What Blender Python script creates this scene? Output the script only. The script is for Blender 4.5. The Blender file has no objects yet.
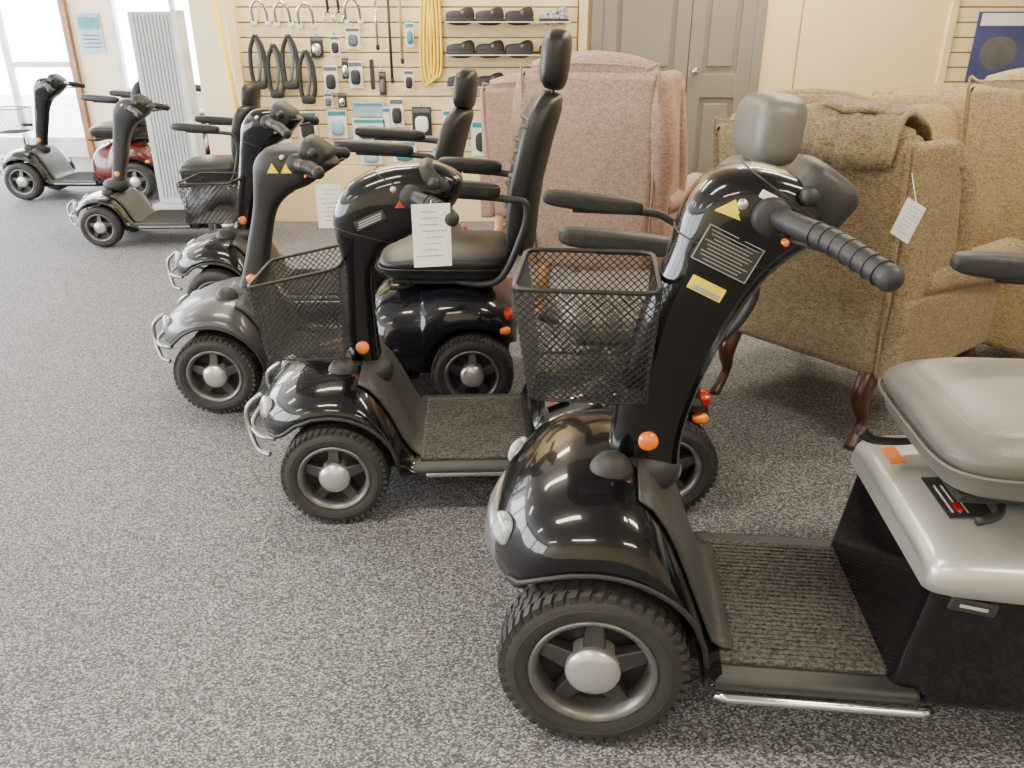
import bpy, bmesh, math, random
from mathutils import Vector, Matrix, Euler
random.seed(4)
scene=bpy.context.scene
col=scene.collection

# ---------------------------------------------------------------- materials
def mat(name,color,rough=.5,metal=0.0,coat=0.0,noise=None,bump=None,color2=None,spec=None,sheen=0.0,cr=.04):
    m=bpy.data.materials.new(name); m.use_nodes=True
    nt=m.node_tree; b=nt.nodes['Principled BSDF']
    b.inputs['Base Color'].default_value=(*color,1)
    b.inputs['Roughness'].default_value=rough
    b.inputs['Metallic'].default_value=metal
    b.inputs['Coat Weight'].default_value=coat
    b.inputs['Coat Roughness'].default_value=cr
    if sheen: b.inputs['Sheen Weight'].default_value=sheen
    if spec is not None: b.inputs['Specular IOR Level'].default_value=spec
    if noise or bump:
        tc=nt.nodes.new('ShaderNodeTexCoord')
    if noise:
        n=nt.nodes.new('ShaderNodeTexNoise'); n.inputs['Scale'].default_value=noise; n.inputs['Detail'].default_value=4
        nt.links.new(tc.outputs['Object'],n.inputs['Vector'])
        r=nt.nodes.new('ShaderNodeValToRGB'); r.color_ramp.elements[0].position=.35; r.color_ramp.elements[1].position=.65
        c2=color2 or tuple(c*.7 for c in color)
        r.color_ramp.elements[0].color=(*c2,1); r.color_ramp.elements[1].color=(*color,1)
        nt.links.new(n.outputs['Fac'],r.inputs['Fac']); nt.links.new(r.outputs['Color'],b.inputs['Base Color'])
    if bump:
        n2=nt.nodes.new('ShaderNodeTexNoise'); n2.inputs['Scale'].default_value=bump[0]; n2.inputs['Detail'].default_value=3
        nt.links.new(tc.outputs['Object'],n2.inputs['Vector'])
        bp=nt.nodes.new('ShaderNodeBump'); bp.inputs['Strength'].default_value=bump[1]; bp.inputs['Distance'].default_value=.005
        nt.links.new(n2.outputs['Fac'],bp.inputs['Height']); nt.links.new(bp.outputs['Normal'],b.inputs['Normal'])
    return m

def emis(name,color,strength):
    m=bpy.data.materials.new(name); m.use_nodes=True
    b=m.node_tree.nodes['Principled BSDF']
    b.inputs['Base Color'].default_value=(*color,1)
    b.inputs['Emission Color'].default_value=(*color,1); b.inputs['Emission Strength'].default_value=strength
    return m

def carpet_mat():
    m=bpy.data.materials.new('carpet_loop_grey'); m.use_nodes=True
    nt=m.node_tree; b=nt.nodes['Principled BSDF']; b.inputs['Roughness'].default_value=.68
    b.inputs['Specular IOR Level'].default_value=.5
    tc=nt.nodes.new('ShaderNodeTexCoord')
    mp=nt.nodes.new('ShaderNodeMapping'); mp.inputs['Scale'].default_value=(1,1.5,1); mp.inputs['Rotation'].default_value=(0,0,.45)
    nt.links.new(tc.outputs['Object'],mp.inputs['Vector'])
    v=nt.nodes.new('ShaderNodeTexVoronoi'); v.inputs['Scale'].default_value=205; v.inputs['Randomness'].default_value=.22
    nt.links.new(mp.outputs['Vector'],v.inputs['Vector'])
    sep=nt.nodes.new('ShaderNodeSeparateColor'); nt.links.new(v.outputs['Color'],sep.inputs['Color'])
    r=nt.nodes.new('ShaderNodeValToRGB')
    e=r.color_ramp.elements; e[0].position=0; e[0].color=(.026,.026,.029,1); e[1].position=1; e[1].color=(.36,.355,.365,1)
    k=e.new(.35); k.color=(.072,.072,.077,1); k=e.new(.7); k.color=(.165,.162,.168,1)
    nt.links.new(sep.outputs[0],r.inputs['Fac'])
    n=nt.nodes.new('ShaderNodeTexNoise'); n.inputs['Scale'].default_value=1.6; n.inputs['Detail'].default_value=3
    nt.links.new(tc.outputs['Object'],n.inputs['Vector'])
    mr=nt.nodes.new('ShaderNodeMapRange'); mr.inputs[3].default_value=.88; mr.inputs[4].default_value=1.1
    nt.links.new(n.outputs['Fac'],mr.inputs[0])
    mx=nt.nodes.new('ShaderNodeVectorMath'); mx.operation='SCALE'
    nt.links.new(r.outputs['Color'],mx.inputs[0]); nt.links.new(mr.outputs[0],mx.inputs['Scale'])
    nt.links.new(mx.outputs[0],b.inputs['Base Color'])
    bp=nt.nodes.new('ShaderNodeBump'); bp.inputs['Strength'].default_value=.5; bp.inputs['Distance'].default_value=.003; bp.invert=True
    nt.links.new(v.outputs['Distance'],bp.inputs['Height']); nt.links.new(bp.outputs['Normal'],b.inputs['Normal'])
    return m

def fabric(name,c1,c2,scale=300):
    m=bpy.data.materials.new(name); m.use_nodes=True
    nt=m.node_tree; b=nt.nodes['Principled BSDF']; b.inputs['Roughness'].default_value=.92
    b.inputs['Specular IOR Level'].default_value=.2; b.inputs['Sheen Weight'].default_value=.08
    tc=nt.nodes.new('ShaderNodeTexCoord')
    mp=nt.nodes.new('ShaderNodeMapping'); mp.inputs['Scale'].default_value=(1,1,1.9)
    nt.links.new(tc.outputs['Object'],mp.inputs['Vector'])
    v=nt.nodes.new('ShaderNodeTexVoronoi'); v.inputs['Scale'].default_value=scale*.6
    nt.links.new(mp.outputs['Vector'],v.inputs['Vector'])
    sep=nt.nodes.new('ShaderNodeSeparateColor'); nt.links.new(v.outputs['Color'],sep.inputs['Color'])
    n=nt.nodes.new('ShaderNodeTexNoise'); n.inputs['Scale'].default_value=34; n.inputs['Detail'].default_value=5
    nt.links.new(mp.outputs['Vector'],n.inputs['Vector'])
    ad=nt.nodes.new('ShaderNodeMath'); ad.operation='MULTIPLY_ADD'; ad.inputs[1].default_value=.5
    nt.links.new(sep.outputs[0],ad.inputs[0])
    sc=nt.nodes.new('ShaderNodeMath'); sc.operation='MULTIPLY'; sc.inputs[1].default_value=.5
    nt.links.new(n.outputs['Fac'],sc.inputs[0]); nt.links.new(sc.outputs[0],ad.inputs[2])
    r=nt.nodes.new('ShaderNodeValToRGB'); r.color_ramp.elements[0].color=(*c2,1); r.color_ramp.elements[1].color=(*c1,1)
    r.color_ramp.elements[0].position=.2; r.color_ramp.elements[1].position=.8
    nt.links.new(ad.outputs[0],r.inputs['Fac']); nt.links.new(r.outputs['Color'],b.inputs['Base Color'])
    bp=nt.nodes.new('ShaderNodeBump'); bp.inputs['Strength'].default_value=.5; bp.inputs['Distance'].default_value=.003
    nt.links.new(v.outputs['Distance'],bp.inputs['Height']); nt.links.new(bp.outputs['Normal'],b.inputs['Normal'])
    return m

M_CARPET=carpet_mat()
M_BLACK=mat('gloss_black_paint',(.004,.004,.005),.25,coat=.75,noise=3,color2=(.003,.003,.004),spec=.12,cr=.05)
M_GREYP=mat('graphite_paint',(.042,.044,.050),.38,metal=.2,coat=.4,noise=4,color2=(.034,.036,.041),cr=.12)
M_BLUEP=mat('midnight_paint',(.007,.008,.012),.25,coat=.75,noise=4,spec=.15,cr=.05)
M_SILVER=mat('silver_paint',(.58,.565,.53),.32,metal=.55,coat=.5,noise=6,color2=(.53,.52,.49))
M_PLAST=mat('matt_dark_plastic',(.026,.026,.027),.5,noise=60,bump=(300,.15),spec=.35)
M_RISER=mat('riser_grey_plastic',(.050,.050,.049),.45,noise=60,bump=(250,.15),spec=.35)
M_RUBBER=mat('tyre_rubber',(.026,.025,.024),.75,noise=40,bump=(80,.1))
M_MAT=mat('ribbed_mat_rubber',(.10,.092,.085),.8,noise=150,color2=(.010,.010,.010),bump=(160,1.0))
M_RIM=mat('rim_grey_metal',(.20,.20,.20),.35,metal=.7,noise=20)
M_DARKRIM=mat('rim_dark',(.02,.02,.022),.45,metal=.4,noise=20)
M_SPOKE=mat('spoke_grey',(.075,.075,.08),.4,metal=.5,noise=20)
M_CHROME=mat('chrome',(.75,.75,.76),.12,metal=1.0,noise=5,color2=(.7,.7,.7))
M_BUMP=mat('bumper_grey_metal',(.42,.42,.42),.28,metal=.85,noise=5)
M_HUB=mat('hub_silver',(.58,.58,.59),.28,metal=.75,noise=5,color2=(.52,.52,.53))
M_SEATG=mat('grey_leatherette',(.12,.115,.102),.42,noise=9,color2=(.105,.10,.09),bump=(220,.2))
M_SEATL=mat('light_grey_leatherette',(.20,.19,.17),.40,noise=9,color2=(.18,.17,.15),bump=(220,.2))
M_SEATB=mat('black_leatherette',(.015,.015,.016),.36,noise=9,bump=(220,.25),spec=.4)
M_WIRE=mat('basket_wire_black',(.02,.02,.02),.45,metal=.3,noise=30)
M_ORANGE=mat('amber_lens',(.9,.22,.02),.2,coat=1,noise=30,color2=(.7,.15,.01))
M_RED=mat('red_lens',(.42,.015,.01),.25,coat=1,noise=30)
M_DRED=mat('dark_red_paint',(.11,.010,.008),.25,coat=.6,noise=5)
M_LENS=mat('clear_lens',(.50,.52,.54),.08,coat=1,noise=30,color2=(.2,.21,.23))
M_YEL=mat('yellow_sticker',(.85,.70,.03),.4,noise=20,color2=(.8,.62,.02))
M_WHITE=mat('white_card',(.80,.80,.78),.6,noise=10,color2=(.74,.74,.72))
M_INK=mat('ink_grey',(.12,.12,.13),.6,noise=10)
M_LINE=mat('ink_light',(.42,.42,.42),.6,noise=10)
M_STICK=mat('black_sticker',(.022,.024,.022),.5,noise=20)
M_GREEN=fabric('olive_chenille',(.35,.265,.155),(.125,.09,.05))
M_GOLD=fabric('beige_chenille',(.48,.35,.185),(.21,.145,.075))
M_PINK=fabric('dusty_rose_chenille',(.50,.345,.265),(.26,.165,.125),240)
M_MAHOG=mat('mahogany',(.07,.018,.010),.3,coat=.5,noise=14,color2=(.03,.008,.005))
M_OAK=mat('light_oak',(.50,.27,.11),.4,noise=12,color2=(.40,.20,.08))
M_CREAM=mat('cream_slat',(.82,.67,.38),.5,noise=3,color2=(.79,.64,.36))
M_GROOVE=mat('slat_groove',(.36,.26,.13),.6,noise=5)
M_PANEL=mat('pale_maple_panel',(.83,.65,.36),.45,noise=2.5,color2=(.80,.61,.33))
M_WALL=mat('cream_wall_paint',(.84,.74,.53),.7,noise=2,color2=(.82,.72,.51),bump=(60,.05))
M_DOOR=mat('grey_door_paint',(.225,.205,.165),.45,noise=3,color2=(.21,.19,.152))
M_CEIL=mat('ceiling_tile',(.66,.65,.61),.8,noise=40,bump=(80,.1))
M_CAB=mat('grey_screen',(.47,.49,.51),.5,noise=5,color2=(.43,.45,.47))
M_FRAME=mat('window_frame_white',(.75,.74,.70),.4,noise=5)
M_BROWN=mat('brown_frame',(.30,.14,.06),.4,noise=9)
M_BLUE=mat('poster_blue',(.06,.07,.22),.5,noise=5)
M_TEAL=mat('pack_teal',(.05,.28,.35),.4,noise=8)
M_PBLUE=mat('pack_pale_blue',(.35,.5,.62),.4,noise=8)
M_YHOSE=mat('yellow_tube',(.85,.60,.02),.35,noise=8,color2=(.8,.54,.02))
M_CLEAR=mat('shelf_acrylic',(.70,.68,.62),.15,noise=5)
M_SHOE=mat('shoe_black',(.02,.02,.022),.6,noise=30)
M_SHOEW=mat('shoe_pattern',(.6,.6,.6),.6,noise=60,color2=(.05,.05,.07))
M_LAMP=emis('fluorescent_diffuser',(1,.93,.82),9.0)

# ---------------------------------------------------------------- mesh helpers
def mk(name,verts,faces,m,parent=None,smooth=True,bevel=0,seg=3,solid=0,sub=0,recalc=True):
    me=bpy.data.meshes.new(name); me.from_pydata([tuple(v) for v in verts],[],faces)
    if recalc:
        bm=bmesh.new(); bm.from_mesh(me); bmesh.ops.recalc_face_normals(bm,faces=bm.faces); bm.to_mesh(me); bm.free()
    me.materials.append(m)
    o=bpy.data.objects.new(name,me); col.objects.link(o)
    if smooth:
        for p in me.polygons: p.use_smooth=True
    if solid:
        s=o.modifiers.new('solid','SOLIDIFY'); s.thickness=solid; s.offset=-1
    if sub:
        s=o.modifiers.new('sub','SUBSURF'); s.levels=sub; s.render_levels=sub
    if bevel:
        b=o.modifiers.new('bev','BEVEL'); b.width=bevel; b.segments=seg; b.limit_method='ANGLE'; b.angle_limit=math.radians(35); b.harden_normals=True
    if parent: o.parent=parent
    return o
def empty(name,loc=(0,0,0),rot=0,scale=1):
    e=bpy.data.objects.new(name,None); col.objects.link(e); e.empty_display_size=.1
    e.location=loc; e.rotation_euler=(0,0,rot); e.scale=(scale,)*3
    return e
HF=[(0,1,2,3),(4,7,6,5),(0,4,5,1),(1,5,6,2),(2,6,7,3),(3,7,4,0)]
def box(name,c,s,m,parent=None,bevel=.0,rot=None,seg=3):
    hx,hy,hz=s[0]/2,s[1]/2,s[2]/2
    vs=[Vector(v) for v in [(-hx,-hy,-hz),(hx,-hy,-hz),(hx,hy,-hz),(-hx,hy,-hz),(-hx,-hy,hz),(hx,-hy,hz),(hx,hy,hz),(-hx,hy,hz)]]
    R=Euler(rot).to_matrix() if rot else Matrix.Identity(3)
    vs=[R@v+Vector(c) for v in vs]
    return mk(name,vs,HF,m,parent,smooth=bevel>0,bevel=bevel,seg=seg)
def hexa(name,v8,m,parent=None,bevel=.02,seg=4):
    return mk(name,v8,HF,m,parent,smooth=True,bevel=bevel,seg=seg)
def boxes(name,lst,m,parent=None,bevel=0):
    vs=[];fs=[]
    for it in lst:
        c,s=it[0],it[1]; R=Euler(it[2]).to_matrix() if len(it)>2 else Matrix.Identity(3)
        n=len(vs); hx,hy,hz=s[0]/2,s[1]/2,s[2]/2
        for v in [(-hx,-hy,-hz),(hx,-hy,-hz),(hx,hy,-hz),(-hx,hy,-hz),(-hx,-hy,hz),(hx,-hy,hz),(hx,hy,hz),(-hx,hy,hz)]:
            vs.append(R@Vector(v)+Vector(c))
        fs+= [tuple(n+i for i in f) for f in HF]
    return mk(name,vs,fs,m,parent,smooth=bevel>0,bevel=bevel)
def sp(v,p): return math.copysign(abs(v)**p,v)
def sell(name,c,h,m,parent=None,e1=.35,e2=.35,rot=None,nu=32,nv=18,fn=None):
    vs=[];fs=[]
    R=Euler(rot).to_matrix() if rot else Matrix.Identity(3)
    for j in range(1,nv):
        ph=-math.pi/2+math.pi*j/nv
        for i in range(nu):
            th=2*math.pi*i/nu
            vs.append(Vector((h[0]*sp(math.cos(ph),e1)*sp(math.cos(th),e2),h[1]*sp(math.cos(ph),e1)*sp(math.sin(th),e2),h[2]*sp(math.sin(ph),e1))))
    vs.append(Vector((0,0,-h[2]))); vs.append(Vector((0,0,h[2])))
    b=len(vs)-2
    for j in range(nv-2):
        for i in range(nu):
            fs.append((j*nu+i,j*nu+(i+1)%nu,(j+1)*nu+(i+1)%nu,(j+1)*nu+i))
    for i in range(nu):
        fs.append((b,(i+1)%nu,i)); k=(nv-2)*nu; fs.append((b+1,k+i,k+(i+1)%nu))
    if fn: vs=[Vector(fn(v)) for v in vs]
    vs=[R@v+Vector(c) for v in vs]
    return mk(name,vs,fs,m,parent)
def catmull(pts,n=6):
    P=[Vector(p) for p in pts]
    if len(P)<3: return P
    out=[]
    for i in range(len(P)-1):
        p0=P[max(i-1,0)];p1=P[i];p2=P[i+1];p3=P[min(i+2,len(P)-1)]
        for k in range(n):
            t=k/n
            out.append(.5*((2*p1)+(p2-p0)*t+(2*p0-5*p1+4*p2-p3)*t*t+(3*p1-p0-3*p2+p3)*t**3))
    out.append(P[-1]); return out
def sweep(name,pts,rad,m,parent=None,n=12,smooth_path=True,closed=False):
    if smooth_path:
        P=catmull(pts)
        if isinstance(rad,(list,tuple)):
            R=[]
            for k in range(len(P)):
                f=k/(len(P)-1)*(len(rad)-1); i=min(int(f),len(rad)-2); R.append(rad[i]+(rad[i+1]-rad[i])*(f-i))
        else: R=[rad]*len(P)
    else:
        P=[Vector(p) for p in pts]; R=list(rad) if isinstance(rad,(list,tuple)) else [rad]*len(P)
    vs=[];fs=[];N=len(P)
    up=None
    for k in range(N):
        if closed: T=(P[(k+1)%N]-P[k-1]).normalized()
        else: T=(P[min(k+1,N-1)]-P[max(k-1,0)]).normalized()
        if up is None:
            up=Vector((0,0,1)) if abs(T.z)<.9 else Vector((0,1,0))
        a=(up-T*up.dot(T)).normalized(); bb=T.cross(a); up=a
        for i in range(n):
            th=2*math.pi*i/n; vs.append(P[k]+a*math.cos(th)*R[k]+bb*math.sin(th)*R[k])
    for k in range(N if closed else N-1):
        for i in range(n):
            k2=(k+1)%N
            fs.append((k*n+i,k*n+(i+1)%n,k2*n+(i+1)%n,k2*n+i))
    if not closed:
        fs.append(tuple(range(n-1,-1,-1))); fs.append(tuple((N-1)*n+i for i in range(n)))
    return mk(name,vs,fs,m,parent)
def loft(name,rings,m,parent=None,caps=True,solid=0,closed=True):
    n=len(rings[0]); vs=[v for r in rings for v in r]; fs=[]
    for k in range(len(rings)-1):
        for i in range(n if closed else n-1):
            fs.append((k*n+i,k*n+(i+1)%n,(k+1)*n+(i+1)%n,(k+1)*n+i))
    if caps and closed:
        fs.append(tuple(range(n-1,-1,-1))); fs.append(tuple((len(rings)-1)*n+i for i in range(n)))
    return mk(name,vs,fs,m,parent,solid=solid)
def revolve(name,prof,c,m,parent=None,n=48,axis='Y'):
    vs=[];fs=[]
    for (r,y) in prof:
        for i in range(n):
            th=2*math.pi*i/n
            if axis=='Y': vs.append(Vector((r*math.cos(th),y,r*math.sin(th)))+Vector(c))
            else: vs.append(Vector((r*math.cos(th),r*math.sin(th),y))+Vector(c))
    for k in range(len(prof)-1):
        for i in range(n):
            fs.append((k*n+i,k*n+(i+1)%n,(k+1)*n+(i+1)%n,(k+1)*n+i))
    return mk(name,vs,fs,m,parent)
def sinterp(tab,x):
    if x<=tab[0][0]: return tab[0][1]
    if x>=tab[-1][0]: return tab[-1][1]
    for i in range(len(tab)-1):
        if x<=tab[i+1][0]:
            x1,p1=tab[i];x2,p2=tab[i+1]
            p0=tab[max(i-1,0)];p3=tab[min(i+2,len(tab)-1)]
            m1=(p2-p0[1])/(x2-p0[0]); m2=(p3[1]-p1)/(p3[0]-x1)
            h=x2-x1;t=(x-x1)/h
            return (2*t**3-3*t*t+1)*p1+(t**3-2*t*t+t)*h*m1+(-2*t**3+3*t*t)*p2+(t**3-t*t)*h*m2
def latt(name,panels,m,parent,d=.0085,th=.0011):
    vs=[];fs=[]
    for (A,B,Cc,D) in panels:
        A,B,Cc,D=map(Vector,(A,B,Cc,D))
        nu=max(4,int(((B-A).length+(Cc-D).length)/2/d)); nv=max(4,int(((D-A).length+(Cc-B).length)/2/(d*1.0)))
        def P(i,j):
            u=i/nu;v=j/nv
            return (A*(1-u)+B*u)*(1-v)+(D*(1-u)+Cc*u)*v
        nrm=(B-A).cross(D-A).normalized()
        for i in range(nu):
            for j in range(nv+1):
                if (i+j)%2: continue
                for dj in (1,-1):
                    if 0<=j+dj<=nv:
                        p=P(i,j);q=P(i+1,j+dj); t=(q-p).normalized(); s=t.cross(nrm).normalized()
                        o3=[s*th,(-s*.5+nrm*.87)*th,(-s*.5-nrm*.87)*th]
                        k=len(vs)
                        vs+= [p+w for w in o3]+[q+w for w in o3]
                        fs+= [(k,k+1,k+4,k+3),(k+1,k+2,k+5,k+4),(k+2,k,k+3,k+5)]
    return mk(name,vs,fs,m,parent,smooth=False,recalc=False)

# ---------------------------------------------------------------- scooter
def wheel(par,x,y,r,s,hw=.05,lugs=True):
    c=(x,y,r)
    rr=r*.985
    prof=[(r*.64,-hw*.8),(r*.68,-hw*.98),(r*.78,-hw*1.06),(r*.90,-hw*.98),(rr*.97,-hw*.75),(rr,-hw*.4),(rr,0),(rr,hw*.4),(rr*.97,hw*.75),(r*.90,hw*.98),(r*.78,hw*1.06),(r*.68,hw*.98),(r*.64,hw*.8),(r*.64,-hw*.8)]
    revolve('tyre',prof,c,M_RUBBER,par)
    revolve('tyre_bead',[(r*.80,s*hw*1.055),(r*.81,s*hw*1.09),(r*.82,s*hw*1.05)],c,M_RUBBER,par)
    if lugs:
        vs=[];fs=[];N=46
        for k in range(N):
            for sd in (-1,1):
                a0=2*math.pi*(k+(.5 if sd>0 else 0))/N; da=2*math.pi/N*.3
                for (ya,yb,ra,rb) in ((hw*.06,hw*.62,rr*.98,r*1.0),(hw*.55,hw*.98,r*.90,r*.975)):
                    n=len(vs)
                    for (yy,sh,r0,r1) in ((ya,0,ra if ya<hw*.3 else rr*.98,rb if ya<hw*.3 else r*1.0),(yb,.05,ra,rb)):
                        for aa in (-da,da):
                            for q in (r0,r1):
                                an=a0+aa+sh
                                vs.append(Vector((q*math.cos(an),sd*yy,q*math.sin(an)))+Vector(c))
                    fs+=[(n+1,n+3,n+7,n+5),(n,n+1,n+5,n+4),(n+2,n+6,n+7,n+3),(n,n+2,n+3,n+1),(n+4,n+5,n+7,n+6)]
        mk('tread',vs,fs,M_RUBBER,par,smooth=False)
    revolve('rim',[(r*.655,s*hw*.80),(r*.67,s*hw*.99),(r*.64,s*hw*1.04),(r*.58,s*hw*.85),(r*.56,s*hw*.4),(r*.56,0)],c,M_RIM,par)
    revolve('rim_dish',[(r*.57,s*hw*.1),(r*.3,s*hw*.05),(.002,s*hw*.05)],c,M_DARKRIM,par)
    vs=[];fs=[]
    for k in range(5):
        a=2*math.pi*k/5+.3; ca,sa=math.cos(a),math.sin(a)
        n=len(vs)
        for (rad,w,yy) in ((r*.22,r*.12,.75),(r*.585,r*.085,.55)):
            for sg in (-1,1):
                for yv in (s*hw*.1,s*hw*yy):
                    vs.append(Vector((rad*ca-sg*w*sa,yv,rad*sa+sg*w*ca))+Vector(c))
        fs+=[(n,n+1,n+3,n+2),(n+4,n+6,n+7,n+5),(n,n+4,n+5,n+1),(n+2,n+3,n+7,n+6),(n+1,n+5,n+7,n+3),(n,n+2,n+6,n+4)]
    mk('spokes',vs,fs,M_SPOKE,par,smooth=True,bevel=r*.02)
    revolve('hub_cap',[(r*.29,s*hw*.1),(r*.29,s*hw*.85),(r*.27,s*hw*1.0),(r*.17,s*hw*1.12),(r*.05,s*hw*1.18),(.0005,s*hw*1.18)],c,M_HUB,par,n=32)

def arch(x,w,zb,zt,n=2.6,N=24):
    r=[]
    for i in range(N+1):
        th=math.pi*i/N
        r.append(Vector((x,-w*sp(math.cos(th),2/n),zb+(zt-zb)*abs(math.sin(th))**(2/n))))
    return r

def scooter(loc,rot,P,name='mobility_scooter',scale=1):
    e=empty(name,(loc[0],loc[1],0),rot,scale)
    r=P.get('r',.155);k=P.get('k',.77);wb=P.get('wb',1.05);paint=P.get('paint',M_BLACK);rp=P.get('rpaint',paint)
    lug=P.get('lugs',True)
    for s in (-1,1):
        wheel(e,0,s*.25,r,s,lugs=lug); wheel(e,wb,s*.25,r,s,lugs=lug)
    sweep('front_axle',[(0,-.24,r),(0,.24,r)],.02,M_PLAST,e,smooth_path=False)
    sweep('rear_axle',[(wb,-.24,r),(wb,.24,r)],.025,M_PLAST,e,smooth_path=False)
    # hood
    fl=P.get('front',.235)
    top=[(-fl,.39),(-fl+.012,.44),(-fl+.045,.485),(-.13,.525),(-.05,.55),(.03,.555),(.09,.53),(.14,.45),(.19,.32),(.235,.21),(.26,.185)]
    wid=[(-fl,.10),(-fl+.015,.165),(-fl+.05,.225),(-.12,.268),(-.05,.285),(.1,.288),(.18,.28),(.26,.262)]
    XE=.26
    T=lambda x:max(sinterp(top,x)*k,.165)
    W=lambda x:sinterp(wid,x)
    Ra=r+.03; lip=.345*k
    def ZB(x):
        a=r+math.sqrt(max(Ra*Ra-x*x,0))
        z=a if abs(x)<Ra else .15
        if x<0: z=max(z,lip)
        else: z=max(z,.15)
        return min(z,T(x)-.012)
    xs=[-fl,-fl+.004,-fl+.012,-fl+.025,-fl+.045,-fl+.07,-.14,-.1,-.05,0,.03,.06,.09,.115,.14,.165,.19,.21,.235,.26]+[Ra*.999,Ra*.97,Ra*.9]
    xs=sorted(set(round(x,4) for x in xs))
    rings=[arch(x,W(x),ZB(x),T(x)) for x in xs]
    loft('hood',rings,paint,e,caps=False,solid=.008,closed=False)
    for s in (-1,1):
        pts=[(x,s*(W(x)-.002),ZB(x)+.003) for x in xs if -fl+.03<x<Ra*1.0]
        sweep('arch_lip',pts,.006,M_PLAST,e,n=8,smooth_path=False)
    nose=arch(-fl,W(-fl),ZB(-fl),T(-fl))
    mk('hood_nose',nose,[tuple(range(len(nose)))],paint,e,smooth=False)
    # riser panel
    rr=[]
    for x in (.07,.10,.13,.16,.19,.215,.24,.26,.28):
        ring=[]
        xx=min(x,XE)
        for i in range(13):
            y=(-.19+.38*i/12)
            w=W(xx); z=ZB(xx)+(T(xx)-ZB(xx))*max(0,1-abs(y/w)**2.6)**(1/2.6)
            ring.append(Vector((x+.006,y,z+.008)))
        rr.append(ring)
    loft('riser_panel',rr,M_RISER,e,caps=False,solid=.006,closed=False)
    box('chassis',(.45,0,.13),(1.1,.28,.06),M_PLAST,e,.01)
    box('front_chassis',(.02,0,r+.05*k),(.30,.26,.14),M_PLAST,e,.02)
    # floorboard
    x0=P.get('x0',.60)
    fx0,fx1=.22,x0+.04
    box('floorboard',((fx0+fx1)/2,0,.150),(fx1-fx0,.53,.034),M_STICK,e,.012)
    box('floor_mat',((fx0+fx1)/2,0,.170),(fx1-fx0-.05,.43,.012),M_MAT,e,.004)
    boxes('mat_ribs',[(((fx0+fx1)/2,-.20+.0146*i,.1765),(fx1-fx0-.07,.005,.003)) for i in range(28)],M_MAT,e)
    for s in (-1,1):
        if P.get('chrome_sill'):
            sweep('sill_tube',[(fx0+.02,s*.268,.134),(fx0+.05,s*.274,.132),(fx1+.0,s*.274,.132),(fx1+.02,s*.268,.134)],.010,M_CHROME,e,n=10,smooth_path=False)
        else:
            box('sill_trim',((fx0+fx1)/2+.02,s*.267,.145),(fx1-fx0-.05,.008,.012),M_BUMP,e,.003)
    # lights, bumper
    for s in (-1,1):
        sell('head_lamp',(-fl+.030,s*.165,.43*k),(.016,.034,.032),M_LENS,e,.8,.8,rot=(0,.25,s*-.5))
    if P.get('bumper',1):
        zb=.33*k
        sweep('bumper_bar',[(-fl+.06,-.22,zb),(-fl+.01,-.20,zb),(-fl-.03,-.12,zb),(-fl-.035,0,zb),(-fl-.03,.12,zb),(-fl+.01,.20,zb),(-fl+.06,.22,zb)],.008,M_BUMP,e)
        for s in (-1,1):
            sweep('bumper_hoop',[(-fl+.03,s*.19,zb-.07),(-fl-.01,s*.17,zb-.06),(-fl-.035,s*.14,zb),(-fl-.035,s*.13,zb+.06),(-fl+.01,s*.12,zb+.10)],.008,M_BUMP,e)
    else:
        rg=[]
        for i in range(13):
            y=-.2+.4*i/12; x=-fl-.015+ (abs(y)/.2)**2.4*.07
            rg.append([Vector((x,y,.31*k)),Vector((x-.012,y,.34*k)),Vector((x-.008,y,.38*k)),Vector((x+.006,y,.41*k)),Vector((x+.03,y,.41*k)),Vector((x+.03,y,.31*k))])
        loft('bumper_trim',rg,M_BUMP,e)
    # tiller
    TL=P['tiller']; rings=[]
    for (F,B,w) in TL:
        c=Vector(((F[0]+B[0])/2,0,(F[1]+B[1])/2)); a=Vector(((B[0]-F[0])/2,0,(B[1]-F[1])/2)); b=Vector((0,w,0))
        rings.append((c,a,b))
    cs=catmull([q[0] for q in rings],4); as_=catmull([q[1] for q in rings],4); bs=catmull([q[2] for q in rings],4)
    RR=[]
    for c,a,b in zip(cs,as_,bs):
        RR.append([c+a*sp(math.cos(2*math.pi*i/32),.62)+b*sp(math.sin(2*math.pi*i/32),.62) for i in range(32)])
    c,a,b=cs[-1],as_[-1],bs[-1]; d=(cs[-1]-cs[-2]).normalized()
    for sc,off in ((.93,.010),(.75,.020),(.45,.026),(.1,.028)):
        RR.append([c+d*off+a*sc*sp(math.cos(2*math.pi*i/32),.62)+b*sc*sp(math.sin(2*math.pi*i/32),.62) for i in range(32)])
    loft('tiller_shroud',RR,P.get('tpaint',paint),e)
    for kk in (len(cs)//2+2,len(cs)-6):
        c,a,b=cs[kk],as_[kk],bs[kk]
        sweep('shroud_seam',[c+a*1.005*sp(math.cos(2*math.pi*i/32),.62)+b*1.005*sp(math.sin(2*math.pi*i/32),.62) for i in range(32)],.0018,M_PLAST,e,n=5,smooth_path=False,closed=True)
    bx,bz=cs[0].x,cs[0].z
    sell('tiller_boot',(bx-.01,-.01,bz+.015),(.090,.085,.05),M_PLAST,e,.8,.9)
    sell('boot_bulge',(.02,-.105,.535*k),(.045,.042,.048),M_PLAST,e,1,1)
    q=cs[4]; rz=q.z+P.get('refz',0)
    revolve('side_reflector',[(.020,0),(.020,-.010),(.015,-.014),(.0005,-.015)],(q.x,-bs[4].y+.002,rz),M_ORANGE,e,n=24)
    revolve('side_reflector_r',[(.020,0),(.020,.010),(.015,.014),(.0005,.015)],(q.x,bs[4].y-.002,rz),M_ORANGE,e,n=24)
    # handlebars
    hb=P['bar']; gr=P.get('gr',1.0)
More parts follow.
